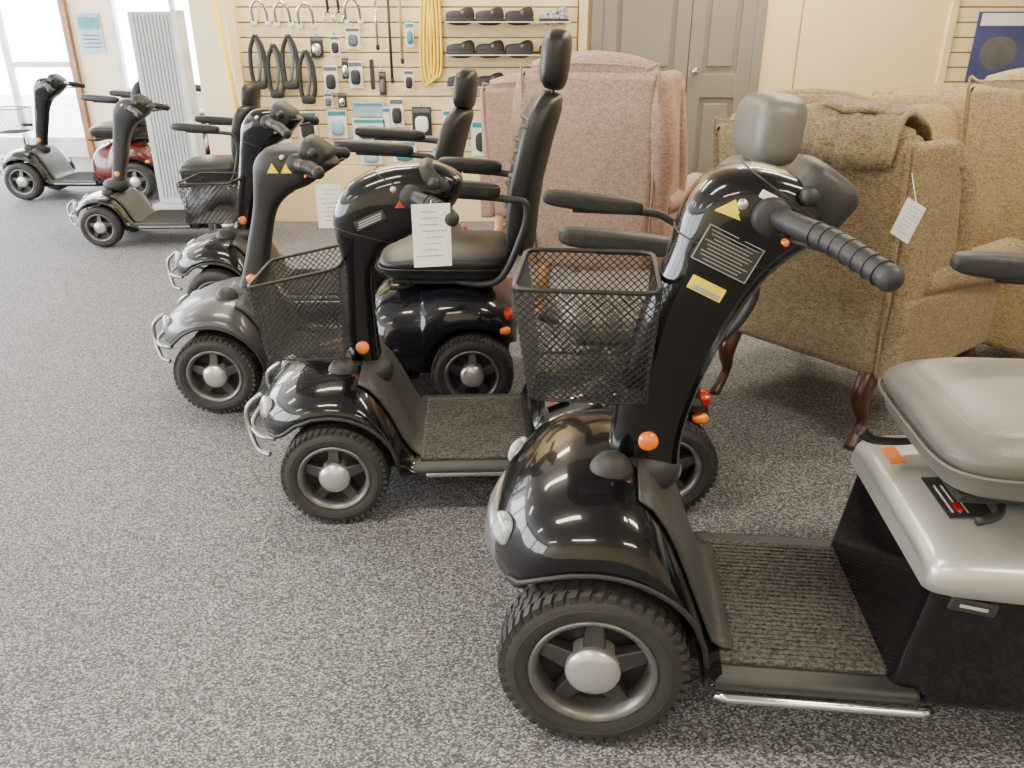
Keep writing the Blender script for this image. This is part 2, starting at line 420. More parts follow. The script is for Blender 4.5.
    for s in (-1,1):
        g=hb['end']; m0=hb['mid']
        path=[(hb['c'][0],s*.04,hb['c'][1]),(m0[0],s*m0[1],m0[2]),((m0[0]+g[0])/2+.005,s*(m0[1]+g[1])/2,(m0[2]+g[2])/2+.004),(g[0],s*g[1],g[2])]
        sweep('handlebar_grip',path,[.020*gr,.020*gr,.022*gr,.021*gr],M_PLAST,e,n=16)
        # grip ribs
        P2=catmull(path,10)
        for kk in range(16,len(P2)-1,2):
            t=(P2[kk+1]-P2[kk-1]).normalized(); u=t.cross(Vector((0,0,1))).normalized(); v=t.cross(u)
            sweep('grip_ring',[P2[kk]+(u*math.cos(2*math.pi*q_/14)+v*math.sin(2*math.pi*q_/14))*.0222*gr for q_ in range(14)],.0016,M_PLAST,e,n=5,smooth_path=False,closed=True)
        sell('grip_end',(g[0],s*g[1],g[2]),(.0225*gr,)*3,M_PLAST,e,1,1)
        sweep('thumb_lever',[(hb['c'][0]+.02,s*.05,hb['c'][1]-.045),(m0[0]+.045,s*m0[1],m0[2]-.04),((m0[0]+g[0])/2+.05,s*(m0[1]+.06),(m0[2]+g[2])/2-.02)],.007,M_PLAST,e,n=8)
    cc=hb['c']
    sell('control_panel',(cc[0]+P.get('cpx',.05),0,cc[1]+P.get('cpz',.02)),(.06,.085,.055),M_PLAST,e,.5,.5,rot=(0,.6,0))
    for s in (-1,1):
        revolve('bar_clamp',[(.034,s*.080),(.034,s*.105),(.028,s*.112),(.0005,s*.113)],(cc[0],0,cc[1]),M_PLAST,e,n=20)
        revolve('key_switch',[(.009,s*.07),(.009,s*.096),(.007,s*.099),(.0005,s*.0995)],(cc[0]-.05,0,cc[1]+.02),M_HUB,e,n=20)
        revolve('control_knob',[(.016,s*.06),(.016,s*.10),(.012,s*.106),(.0005,s*.107)],(cc[0]+.06,0,cc[1]+.035),M_STICK,e,n=20)
        revolve('switch_button',[(.006,s*.06),(.006,s*.101),(.0005,s*.102)],(cc[0]+.03,0,cc[1]-.045),M_ORANGE,e,n=12)
    # basket
    if P.get('basket'):
        bx0,bx1,z0,z1,hw=P['basket']; sl=P.get('bslope',0)
        ins=.03
        b=[Vector((bx0+ins,-hw+ins*.7,z0)),Vector((bx1-ins*.4,-hw+ins*.7,z0)),Vector((bx1-ins*.4,hw-ins*.7,z0)),Vector((bx0+ins,hw-ins*.7,z0))]
        t=[Vector((bx0,-hw,z1)),Vector((bx1,-hw,z1+sl)),Vector((bx1,hw,z1+sl)),Vector((bx0,hw,z1))]
        pans=[(b[i],b[(i+1)%4],t[(i+1)%4],t[i]) for i in range(4)]+[(b[0],b[1],b[2],b[3])]
        latt('basket_mesh',pans,M_WIRE,e,d=P.get('bd',.0072),th=P.get('bth',.0014))
        def loop(pp):
            out=[]
            for i in range(4):
                p,q,rn=pp[i-1],pp[i],pp[(i+1)%4]
                a=q+(p-q).normalized()*.03; c2=q+(rn-q).normalized()*.03
                out+= [a,q*.5+(a+c2)*.25,c2]
            return out
        sweep('basket_rim',loop(t),.0048,M_WIRE,e,n=8,smooth_path=False,closed=True)
        sweep('basket_base_rim',loop(b),.003,M_WIRE,e,n=6,smooth_path=False,closed=True)
        sweep('basket_bracket',[(bx1-.03,0,z0+.06),(bx1+.06,0,z0+.06)],.014,M_PLAST,e,smooth_path=False)
    # rear body
    oh=P.get('oh',.17)
    x1=wb+oh;k2=P.get('k2',.88);ne=P.get('ne',3.2)
    rt=[(x0,.42),(x0+.02,.47),(x0+.07,.52),(x0+.18,.55),(x0+.32,.565),(x1-.12,.55),(x1-.05,.51),(x1-.015,.45),(x1,.38)]
    if P.get('deck'):
        rt=[(x0,.26),(x0+.02,.33),(x0+.08,.38),(x0+.16,.42),(x0+.24,.49),(x0+.32,.53),(x1-.09,.52),(x1-.05,.49),(x1-.015,.43),(x1,.36)]
    rw=[(x0,.19),(x0+.02,.225),(x0+.07,.258),(x0+.2,.278),(x1-.12,.28),(x1-.05,.25),(x1-.015,.21),(x1,.17)]
    if P.get('square'):
        rw=[(x0,.235),(x0+.01,.25),(x0+.04,.262),(x0+.2,.275),(x1-.12,.28),(x1-.05,.25),(x1-.015,.21),(x1,.17)]
        rt=[(x0,.50),(x0+.01,.53),(x0+.04,.55),(x0+.18,.562),(x0+.32,.57),(x1-.12,.55),(x1-.05,.51),(x1-.015,.45),(x1,.38)]
    zf=P.get('zf',.17)
    def ZR(x):
        d=abs(x-wb)
        z=r+math.sqrt(max(Ra*Ra-d*d,0)) if d<Ra else 0
        if x<wb: z=max(z,zf)
        else: z=max(z,.30*k2)
        return min(z,sinterp(rt,x)*k2-.015)
    xs=[x0,x0+.005,x0+.01,x0+.02,x0+.045,x0+.07,x0+.12,x0+.18,x0+.24,x0+.3]
    a=wb-Ra
    xs+= [a-.001,a+.002,a+.015,a+.05,a+.1,wb-.04,wb+.02,wb+.06,x1-.05,x1-.03,x1-.015,x1-.005,x1]
    xs=sorted(set(round(x,4) for x in xs))
    loft('rear_cowl',[arch(x,sinterp(rw,x),ZR(x),sinterp(rt,x)*k2,n=ne) for x in xs],rp,e,caps=False,solid=.008,closed=False)
    for xx in (x0,x1):
        nn=arch(xx,sinterp(rw,xx),ZR(xx),sinterp(rt,xx)*k2,n=ne)
        mk('cowl_end',nn,[tuple(range(len(nn)))],rp,e,smooth=False)
    bt_=(zf+.01) if zf>.2 else .30*k2
    hexa('battery_box',[(x0-.02,-.245,.12),(wb-.2,-.262,.12),(wb-.2,.262,.12),(x0-.02,.245,.12),(x0+.02,-.238,bt_),(wb-.24,-.262,bt_),(wb-.24,.262,bt_),(x0+.02,.238,bt_)],M_BLACK,e,.025)
    box('rear_chassis',(wb-.03,0,.24),(.34,.30,.22),M_PLAST,e,.03)
    for s in (-1,1):
        sell('tail_lamp',(x1-.035,s*.205,.44*k2),(.02,.03,.022),M_RED,e,.7,.7)
        sell('rear_indicator',(x1-.05,s*.243,.38*k2),(.025,.015,.015),M_ORANGE,e,.7,.7)
    if P.get('label'):
        box('cowl_badge',(x0+.085,-.262,bt_-.03),(.085,.008,.028),M_STICK,e,.003,rot=(0,.15,-.03))
        boxes('cowl_badge_print',[((x0+.085,-.2665,bt_-.03),(.05,.002,.006),(0,.15,-.03))],M_LINE,e)
        sl_=(-.06)
        tz=sinterp(rt,x0+.12)*k2
        box('warning_label',(x0+.11,-.06,tz+.002),(.085,.15,.003),M_STICK,e,rot=(0,sl_,0))
        boxes('warning_label_print',[((x0+.095,-.10,tz+.0035),(.012,.03,.002),(0,sl_,0)),((x0+.125,-.03,tz+.005),(.03,.045,.002),(0,sl_,0))],M_RED,e)
        boxes('warning_label_lines',[((x0+.08+.014*i,-.07,tz+.0028),(.003,.10,.002),(0,sl_,0)) for i in range(5)],M_LINE,e)
        box('amber_label',(x0+.045,.12,sinterp(rt,x0+.045)*k2+.001),(.03,.07,.003),M_ORANGE,e,rot=(0,-.2,0))
    elif P.get('deck'):
        tz=sinterp(rt,x0+.09)*k2
        box('deck_label',(x0+.09,-.10,tz+.004),(.07,.09,.003),M_STICK,e,rot=(0,-.38,0))
        boxes('deck_label_print',[((x0+.09,-.12,tz+.006),(.04,.03,.002),(0,-.38,0))],M_RED,e)
    # seat
    S=P['seat']; sx=S['x'];sz=S['z'];sm=S['m'];L=S.get('L',.48);th=S.get('th',.058)
    cxx=sx+L/2; pz=sz-th*2
    sweep('seat_post',[(cxx,0,.40),(cxx,0,pz)],.032,M_PLAST,e,smooth_path=False)
    revolve('seat_swivel',[(.001,0),(.09,0),(.09,.02),(.001,.02)],(cxx,0,pz-.03),M_PLAST,e,axis='Z',n=32)
    box('seat_plate',(cxx,0,pz-.002),(L*.8,.36,.02),M_PLAST,e,.006)
    def cush(v):
        f=v.x/(L/2)
        v=v.copy()
        if v.z>0: v.z+= .012*math.cos(v.y*9)-.018*max(0,-f)**3
        else: v.x*= .96; v.y*=.96
        return v
    sell('seat_cushion',(cxx,0,sz-th),(L/2,.240,th),sm,e,.45,.35,fn=cush,nu=48)
    if S.get('top'):
        sell('seat_insert',(cxx+.01,0,sz-.028),(L/2-.035,.195,.036),S['top'],e,.4,.35,fn=cush,nu=48)
    sweep('seat_piping',[(cxx+ (L/2+.001)*sp(math.cos(a*math.pi/20),.35),(.241)*sp(math.sin(a*math.pi/20),.35),sz-th) for a in range(40)],.004,sm,e,n=6,smooth_path=False,closed=True)
    sweep('seat_lever',[(cxx-.1,-.10,pz-.01),(cxx-.14,-.2,pz-.015),(cxx-.20,-.25,pz-.005)],.008,M_PLAST,e)
    sweep('seat_slide_lever',[(cxx-.1,.10,pz-.01),(cxx-.2,.10,pz-.03),(cxx-L/2-.01,.10,pz-.03),(cxx-L/2-.04,.10,pz-.01)],[.008,.008,.010,.013],M_PLAST,e)
    bt=S.get('bt',1.03)
    bh=(bt-sz)/2+.02; tilt=S.get('tilt',.2)
    bc=(sx+L+.02+math.sin(tilt)*bh,0,sz-.03+math.cos(tilt)*bh)
    def bk(v):
        v=v.copy(); q=(v.z/bh); v.x+= -.03*(1-q*q)+.02+ .035*(v.y/.22)**2*-1 ; v.y*= (1-.12*max(q,0)**2); return v
    sell('seat_back',bc,(.052,.225,bh),sm,e,.35,.55,rot=(0,tilt,0),fn=bk,nu=40,nv=26)
    sell('seat_back_shell',(bc[0]+.012,0,bc[2]),(.045,.21,bh*.93),M_PLAST,e,.35,.55,rot=(0,tilt,0),fn=bk)
    if S.get('ribs'):
        for q in (-.6,-.3,0,.3,.6):
            zz=bh*q
            pr=Euler((0,tilt,0)).to_matrix()
            pts=[pr@Vector((-.052-.03*(1-q*q)+.02+.004-.035*(y/.22)**2+ (.0 if abs(y)<.19 else .03),y,zz))+Vector(bc) for y in (-.21,-.18,-.1,0,.1,.18,.21)]
            sweep('back_rib',pts,.008,sm,e,n=8)
    hz=S.get('hz',1.10); hx=bc[0]+math.sin(tilt)*(hz-bc[2])+.01
    if S.get('head',1):
        sell('headrest',(hx,0,hz),(S.get('ht',.05),.135,S.get('hh',.09)),sm,e,.55,.6,rot=(0,tilt*.6,0),fn=lambda v:Vector((v.x-.02*(v.y/.13)**2,v.y,v.z)))
        for s in (-1,1):
            sweep('headrest_post',[(hx-.0,s*.05,hz-.05),(hx-.03,s*.05,bt-.06)],.007,M_PLAST,e,smooth_path=False)
    az=S.get('az',.84);ax=S.get('ax',(.66,.98))
    for s in (-1,1):
        sell('armrest_pad',((ax[0]+ax[1])/2,s*.265,az),((ax[1]-ax[0])/2,.032,.027),M_SEATB if sm is M_SEATB else M_PLAST,e,.5,.45,rot=(0,S.get('arot',.07),0))
        sweep('armrest_arm',[(ax[0]+.1,s*.265,az-.02),(ax[1]+.02,s*.265,az-.035),(ax[1]+.09,s*.26,az-.06),(sx+L+.03,s*.25,sz+.06),(sx+L-.06,s*.22,pz+.01),(cxx,s*.15,pz)],.013,M_PLAST,e)
    return e

def tag(parent,c,w=.10,h=.15,rot=(0,0,0),string=None):
    box('price_tag_card',c,(w,.002,h),M_WHITE,parent,rot=rot)
    R=Euler(rot).to_matrix()
    boxes('price_tag_print',[(Vector(c)+R@Vector((random.uniform(-.01,.01),-.0015,h*.38-h*.1*i)),(w*random.uniform(.35,.75),.001,h*.016),rot) for i in range(8)],M_LINE,parent)
    if string: sweep('price_tag_string',[string,Vector(c)+R@Vector((0,0,h*.48))],.0012,M_WHITE,parent,n=5,smooth_path=False)

# A - big near scooter
TA=[((.01,.50),(.165,.49),.070),((.02,.60),(.165,.585),.066),((.035,.72),(.19,.70),.066),((.065,.85),(.235,.825),.072),((.105,.96),(.285,.92),.080),((.13,1.06),(.325,.965),.088),((.175,1.115),(.37,1.0),.092),((.25,1.130),(.39,1.03),.088),((.32,1.115),(.395,1.05),.075)]
A=scooter((.19,1.505),math.radians(-6),dict(r=.192,k=1.0,wb=1.12,front=.222,paint=M_BLACK,rpaint=M_SILVER,k2=.885,ne=5,square=1,zf=.405,x0=.60,tiller=TA,bumper=0,label=1,gr=.94,chrome_sill=1,
   bar=dict(c=(.27,1.055),mid=(.29,.13,1.055),end=(.40,.33,1.018)),basket=(-.175,.09,.70,.925,.145),
   seat=dict(x=.60,z=.705,m=M_SEATG,top=M_SEATL,L=.52,th=.07,az=.88,ax=(.74,1.08),bt=1.1,hz=1.2),refz=-.0,cpx=.09,cpz=.02))
rt_=(0,math.radians(25),0)
RPc=Vector((.205,-.0845,.985))
box('rating_plate',RPc,(.112,.004,.070),M_STICK,A,.001,rot=rt_)
R_=Euler(rt_).to_matrix(); RP2=RPc+Vector((0,-.0027,0))
boxes('rating_plate_border',[(RP2+R_@Vector((0,0,q)),(.108,.001,.0012),rt_) for q in (-.033,.033)]+[(RP2+R_@Vector((q,0,0)),(.0012,.001,.066),rt_) for q in (-.054,.054)],M_LINE,A)
boxes('rating_plate_print',[(RP2+R_@Vector((-.002*(i%2),0,.026-.0065*i)),(.094-.012*(i%3),.001,.0011),rt_) for i in range(9)],M_LINE,A)
mk('warning_triangle',[(.175,-.0885,1.062),(.222,-.0895,1.045),(.208,-.0905,1.082),(.175,-.08,1.062),(.222,-.08,1.045),(.208,-.08,1.082)],[(0,1,2),(3,5,4),(0,3,4,1),(1,4,5,2),(2,5,3,0)],M_YEL,A,smooth=False)
box('caution_label',(.175,-.080,.918),(.068,.005,.026),M_YEL,A,.001,rot=rt_)
boxes('caution_label_print',[((.174,-.0832,.912),(.055,.001,.009),rt_)],M_LINE,A)
box('badge_label',(.262,-.091,1.088),(.03,.006,.014),M_WHITE,A,.002,rot=rt_)

# B
TB=[((.03,.37),(.13,.36),.055),((.03,.45),(.12,.45),.05),((.03,.58),(.115,.58),.048),((.035,.70),(.12,.70),.052),((.02,.80),(.16,.77),.07),((.02,.88),(.24,.81),.088),((.07,.955),(.31,.85),.095),((.17,1.0),(.37,.90),.09),((.28,1.01),(.385,.95),.075)]
B=scooter((-.53,2.31),math.radians(2.5),dict(r=.157,k=.77,wb=.975,paint=M_BLACK,tiller=TB,x0=.57,oh=.15,deck=1,k2=.80,bar=dict(c=(.25,.93),mid=(.27,.13,.93),end=(.36,.24,.90)),
   basket=(-.22,.04,.465,.69,.15),bslope=.055,bd=.0085,bth=.0014,seat=dict(x=.66,z=.64,m=M_SEATG,L=.50,az=.84,ax=(.64,.97),arot=.12,bt=1.0,hz=1.095,ht=.075,hh=.095,tilt=.16),refz=.02))
tag(B,(.31,-.26,.86),.10,.165,(0,0,.15),(.31,-.25,.95))
mk('warning_triangle',[(.20,-.0985,.90),(.235,-.0985,.90),(.218,-.0985,.925),(.20,-.09,.90),(.235,-.09,.90),(.218,-.09,.925)],[(0,1,2),(3,5,4),(0,3,4,1),(1,4,5,2),(2,5,3,0)],M_RED,B,smooth=False)
box('model_label',(.13,-.093,.865),(.09,.005,.028),M_STICK,B,.001,rot=(0,-.4,0))
boxes('model_label_print',[((.13,-.096,.865+q),(.07,.002,.003),(0,-.4,0)) for q in (-.007,.0,.007)],M_LINE,B)
# C
TC=[((.02,.37),(.13,.36),.055),((.06,.47),(.155,.46),.048),((.10,.60),(.18,.58),.046),((.14,.74),(.22,.72),.05),((.155,.84),(.29,.79),.07),((.17,.91),(.36,.82),.088),((.23,.96),(.42,.86),.09),((.34,.965),(.47,.89),.075)]
Cc=scooter((-1.12,3.06),0,dict(r=.157,k=.75,wb=.97,paint=M_GREYP,rpaint=M_BLUEP,tpaint=M_PLAST,tiller=TC,x0=.56,k2=.85,bar=dict(c=(.34,.91),mid=(.36,.13,.91),end=(.45,.24,.90)),
   seat=dict(x=.62,z=.61,m=M_SEATB,L=.50,az=.85,ax=(.82,1.08),bt=1.15,hz=1.255,ribs=1,tilt=.19,hh=.10)))
tag(Cc,(.485,-.27,.79),.085,.15,(0,0,.1),(.46,-.25,.88))
for dx in (-.02,.03):
    mk('warning_triangle',[(.25+dx,-.094,.875),(.29+dx,-.094,.875),(.27+dx,-.094,.91),(.25+dx,-.085,.875),(.29+dx,-.085,.875),(.27+dx,-.085,.91)],[(0,1,2),(3,5,4),(0,3,4,1),(1,4,5,2),(2,5,3,0)],M_YEL,Cc,smooth=False)
# D
TD=[(( .02,.40),(.12,.39),.055),((.05,.5),(.14,.49),.048),((.08,.64),(.18,.62),.05),((.11,.78),(.22,.75),.055),((.13,.88),(.27,.83),.07),((.15,.95),(.33,.87),.085),((.21,1.01),(.38,.91),.088),((.32,1.02),(.42,.95),.075)]
DB=dict(c=(.29,.96),mid=(.31,.13,.96),end=(.42,.28,.93))
D=scooter((-1.42,3.97),0,dict(r=.155,k=.78,wb=1.03,paint=M_BLACK,tiller=TD,lugs=False,bar=DB,basket=(-.16,.09,.50,.69,.16),bd=.012,bth=.0018,
   seat=dict(x=.62,z=.64,m=M_SEATB,L=.46,az=.87,ax=(.62,.98),bt=1.02,hz=1.10)))
# E small
E=scooter((-2.78,5.6),math.radians(3),dict(r=.15,k=.66,wb=.92,paint=M_BLACK,rpaint=M_GREYP,tpaint=M_PLAST,tiller=TD,lugs=False,bar=DB,bumper=1,
   seat=dict(x=.58,z=.60,m=M_SEATB,L=.44,th=.08,az=.84,ax=(.62,.95),bt=.98,hz=1.03)),scale=.92)
G=scooter((-4.2,7.25),0,dict(r=.165,k=.78,wb=1.0,paint=M_BLACK,rpaint=M_DRED,tiller=TD,lugs=False,bar=DB,basket=(-.28,-.02,.56,.76,.16),bd=.016,bth=.002,
   seat=dict(x=.62,z=.64,m=M_SEATB,L=.44,az=.86,ax=(.66,.98),bt=1.0,hz=1.06)),scale=.97)
Fs=scooter((-3.75,8.3),math.radians(-4),dict(r=.155,k=.78,wb=1.0,paint=M_BLACK,rpaint=M_DRED,tiller=TD,lugs=False,bar=DB,
   seat=dict(x=.62,z=.64,m=M_SEATB,L=.44,az=.86,ax=(.66,.98),bt=1.0,hz=1.06)),scale=1.0)

# ---------------------------------------------------------------- armchairs (face +y local, back outside at y~0)
def armchair(loc,deg,m,H=1.10,W=.36,legm=M_MAHOG,throw=False,name='wingback_armchair',roll=.055,showwood=False,zb=.26,cushion=False):
    e=empty(name,(loc[0],loc[1],0),math.radians(deg))
    ln=.13
    hexa('back',[(-W+.03,.0,zb),(W-.03,.0,zb),(W-.03,.15,zb),(-W+.03,.15,zb),(-W+.0,-ln,H-.03),(W-.0,-ln,H-.03),(W-.03,.03,H-.01),(-W+.03,.03,H-.01)],m,e,.04,5)
    sweep('back_top_roll',[(-W+.05,-ln+.07,H-.04),(-W*.5,-ln+.065,H-.015),(0,-ln+.065,H-.005),(W*.5,-ln+.065,H-.015),(W-.05,-ln+.07,H-.04)],[.045,.052,.055,.052,.045],m,e,n=16)
    sell('inner_back_cushion',(0,.13,.75),(W-.09,.08,.28),m,e,.4,.4,rot=(.12,0,0))
    sweep('back_piping',[(-W+.035,-.003,zb+.02),(-W+.03,-.022,.42),(-W+.006,-ln+.005,H-.07),(-W+.06,-ln+.004,H-.015),(0,-ln+.002,H+.0),(W-.06,-ln+.004,H-.015),(W-.006,-ln+.005,H-.07),(W-.03,-.022,.42),(W-.035,-.003,zb+.02)],.005,m,e,n=6)
    for s in (-1,1):
        w0=W-.015
        hexa('wing',[(s*w0-.04,-.01,.50),(s*w0+.04,-.01,.50),(s*w0+.05,.30,.56),(s*w0-.035,.30,.56),(s*w0-.035,-ln+.01,H-.03),(s*w0+.03,-ln+.01,H-.03),(s*w0+.06,.13,H-.03),(s*w0-.02,.13,H-.03)],m,e,.035,5)
        sweep('wing_roll',[(s*(w0+.02),.29,.58),(s*(w0+.03),.27,.72),(s*(w0+.03),.20,.90),(s*(w0+.02),.12,H-.08)],[.045,.048,.046,.042],m,e,n=14)
        if roll>.06:
            sweep('back_side_roll',[(s*(W-.0),.02,.5),(s*(W+.01),-.02,.75),(s*(W+.01),-.05,.95),(s*(W-.02),-ln+.07,H-.055)],[.02,roll*.7,roll*.8,roll*.7],m,e,n=14)
        hexa('arm_side',[(s*W-.05,.0,zb),(s*W+.035,.0,zb),(s*W+.035,.68,zb),(s*W-.05,.68,zb),(s*W-.05,-.02,.56),(s*W+.035,-.02,.56),(s*W+.04,.68,.56),(s*W-.05,.68,.56)],m,e,.02,4)
        sweep('arm_roll',[(s*(W+.0),.08,.60),(s*(W+.01),.3,.60),(s*(W+.02),.5,.59),(s*(W+.025),.70,.585)],[.045,.06,.07,.075],m,e,n=20)
        sweep('arm_welt',[(s*(W+.025)+.073*math.cos(a*math.pi/8),.702,.585+.073*math.sin(a*math.pi/8)) for a in range(16)],.006,m,e,n=6,smooth_path=False,closed=True)
        sweep('rear_leg',[(s*(W-.07),.05,zb+.03),(s*(W-.075),.00,zb*.72),(s*(W-.065),.025,zb*.35),(s*(W-.06),-.03,.0)],[.040,.034,.018,.022],legm,e,n=12)
        sweep('front_leg',[(s*(W-.04),.62,zb+.03),(s*(W-.015),.65,zb*.73),(s*(W-.03),.64,zb*.35),(s*(W-.01),.67,.012)],[.035,.036,.018,.024],legm,e,n=12)
        if showwood:
            sweep('arm_knuckle',[(s*(W+.06),.60,.28),(s*(W+.065),.66,.45),(s*(W+.06),.70,.62)],[.03,.028,.032],M_OAK,e,n=12)
    hexa('seat_base',[(-W,.04,zb),(W,.04,zb),(W,.68,zb),(-W,.68,zb),(-W,.04,.42),(W,.04,.42),(W,.70,.42),(-W,.70,.42)],m,e,.02)
    sell('seat_cushion',(0,.43,.47),(W-.055,.29,.075),m,e,.5,.35)
    if cushion:
        sell('scatter_cushion',(.05,.27,.78),(.20,.08,.20),M_GOLD,e,.7,.6,rot=(.3,.1,.2))
        sell('head_cushion',(0,.05,H-.06),(.26,.09,.09),m,e,.6,.5)
    if throw:
        prof=[(-ln-.010,H-.10),(-ln-.012,H-.05),(-ln-.004,H+.006),(-ln+.02,H+.036),(-ln+.06,H+.052),(-ln+.11,H+.050),(-ln+.16,H+.032),(-ln+.20,H+.0),(-ln+.215,H-.05)]
        nI=len(prof)
        pin=[(p[0]+(.012 if i<3 else .006 if i<4 else 0 if i<6 else -.012),p[1]-(.014 if 1<i<7 else 0)) for i,p in enumerate(prof)]
        rg=[]
        for i in range(49):
            x=-.19+.50*i/48; w1=.004*math.sin(i*.8)+.003*math.sin(i*1.9)
            sk=.02*math.sin(i*.13)
            rg.append([Vector((x+.01*math.sin(j*.9),p[0]-(w1 if j<3 else 0),p[1]+(w1 if j>=2 else sk))) for j,p in enumerate(prof)]+[Vector((x+.01*math.sin((nI-1-jj)*.9),p[0],p[1]+(sk if (nI-1-jj)<2 else 0))) for jj,p in enumerate(reversed(pin))])
        loft('antimacassar',rg,m,e)
        sell('antimacassar_fold',(.16,-ln+.09,H+.055),(.14,.075,.018),m,e,.8,.7,fn=lambda v:Vector((v.x,v.y,v.z+.005*math.sin(v.x*45))),nu=48,rot=(.05,.04,.1))
    return e
gc=armchair((1.03,2.74),-52,M_GREEN,H=1.08,throw=True)
tag(gc,(.40,-.15,.84),.065,.12,(.1,.35,-.1),(.37,-.12,.97))
rc=armchair((2.03,3.02),-58,M_GOLD,H=1.19,W=.35,legm=M_OAK,zb=.14)
armchair((2.45,4.85),150,M_GOLD,H=1.02,W=.38,cushion=True)
armchair((1.70,4.75),165,M_GREEN,H=1.0,W=.33)
armchair((.38,3.82),-24,M_PINK,H=1.22,W=.32,legm=M_OAK,showwood=True,roll=.08)
armchair((.18,5.0),-10,M_PINK,H=1.08,W=.34,legm=M_OAK)

# ---------------------------------------------------------------- room
XL,XR,YN,YB,YF,ZC=-6.6,5.0,-3.0,6.2,9.6,2.7
box('floor',((XL+XR)/2,(YN+YF+1)/2,-.05),(XR-XL,YF+1-YN,.1),M_CARPET)
box('pavement_outside',(-5,15,-.06),(30,9,.1),mat('paving',(.55,.55,.53),.8,noise=3))
box('ceiling',((XL+XR)/2,(YN+YF)/2,ZC+.05),(XR-XL,YF-YN,.1),M_CEIL)
box('wall_right',(XR+.05,(YN+YF)/2,ZC/2),(.1,YF-YN,ZC),M_WALL)
boxes('wall_rear',[(((XL+XR)/2,YN-.05,ZC/2),(XR-XL,.1,ZC))],M_WALL)
boxes('wall_back',[((( -1.95+XR)/2,YB+.06,ZC/2),(XR+1.95,.1,ZC))],M_WALL)
box('wall_partition',(-1.98,(YB+YF)/2+.05,ZC/2),(.08,YF-YB-.1,ZC),M_WALL)
boxes('wall_left',[((XL-.05,(YN+YF)/2,.2),(.1,YF-YN,.4)),((XL-.05,(YN+YF)/2,2.55),(.1,YF-YN,.3))]+[((XL-.05,y,1.4),(.1,.25,2.1)) for y in (YN+.1,.2,3.3,6.4,YF-.1)],M_WALL)
boxes('window_1',[((XL-.05,y,1.4),(.05,.05,2.0)) for y in (-1.3,1.75,4.85,8.0)]+[((XL-.05,(YN+YF)/2,.43),(.07,YF-YN,.06)),((XL-.05,(YN+YF)/2,2.37),(.07,YF-YN,.06))],M_FRAME)
boxes('wall_front',[((-5.725,YF+.05,2.5),(1.75,.1,.4)),((-4.62,YF+.05,ZC/2),(.46,.1,ZC)),((-3.7,YF+.05,.35),(1.4,.1,.7)),((-3.7,YF+.05,2.5),(1.4,.1,.4)),((-2.5,YF+.05,ZC/2),(1.05,.1,ZC)),((-6.5,YF+.05,ZC/2),(.25,.1,ZC))],M_WALL)
dr=empty('door_1',(0,0,0))
boxes('door_frame',[((-4.87,YF,1.15),(.07,.12,2.3)),((-6.36,YF,1.15),(.07,.12,2.3)),((-5.6,YF,2.27),(1.5,.12,.07))],M_BROWN,dr,.005)
boxes('door_leaf_frame',[((-5.62,YF+.02,1.1),(.06,.05,2.2)),((-5.25,YF+.02,.12),(.7,.05,.2)),((-5.98,YF+.02,.12),(.7,.05,.2)),((-5.25,YF+.02,1.0),(.7,.04,.06))],M_FRAME,dr)
boxes('window_2',[((-4.37,YF+.02,1.5),(.06,.08,1.6)),((-3.03,YF+.02,1.5),(.06,.08,1.6)),((-3.7,YF+.02,.72),(1.4,.1,.06)),((-3.7,YF+.02,2.28),(1.4,.08,.06)),((-3.7,YF+.02,1.5),(.05,.06,1.6))],M_FRAME)
ps=empty('notice_poster'); box('poster_sheet',(-4.63,YF-.006,1.32),(.26,.012,.40),M_PBLUE,ps); box('poster_header',(-4.63,YF-.014,1.42),(.22,.006,.12),M_TEAL,ps)
boxes('poster_lines',[((-4.63,YF-.014,1.30-.04*i),(.18,.004,.012)) for i in range(4)],M_INK,ps)
# slat walls
def slat(name,xa,xb,z0=.42,z1=2.6):
    e=empty(name)
    box('backing',((xa+xb)/2,YB-.002,(z0+z1)/2),(xb-xa,.02,z1-z0),M_GROOVE,e)
    n=int((z1-z0)/.098)
    boxes('slats',[(((xa+xb)/2,YB-.018,z0+.049+.098*i),(xb-xa,.022,.089)) for i in range(n)],M_CREAM,e,.004)
    return e
slat('slatwall_panel',-1.95,.46); slat('slatwall_panel',3.12,5.0)
boxes('baseboard_back',[((-.75,YB-.03,.21),(2.4,.06,.42))],M_PANEL,None,.005)
boxes('trim_1',[((.50,YB-.02,ZC/2),(.06,.06,ZC)),((3.09,YB-.02,ZC/2),(.05,.06,ZC)),((-1.96,YB-.03,ZC/2),(.06,.10,ZC))],M_PANEL,None,.004)
boxes('wall_cladding',[((1.90,YB-.005,ZC/2),(.26,.03,ZC)),((2.56,YB-.0,ZC/2),(1.03,.03,ZC))],M_PANEL,None,.003)
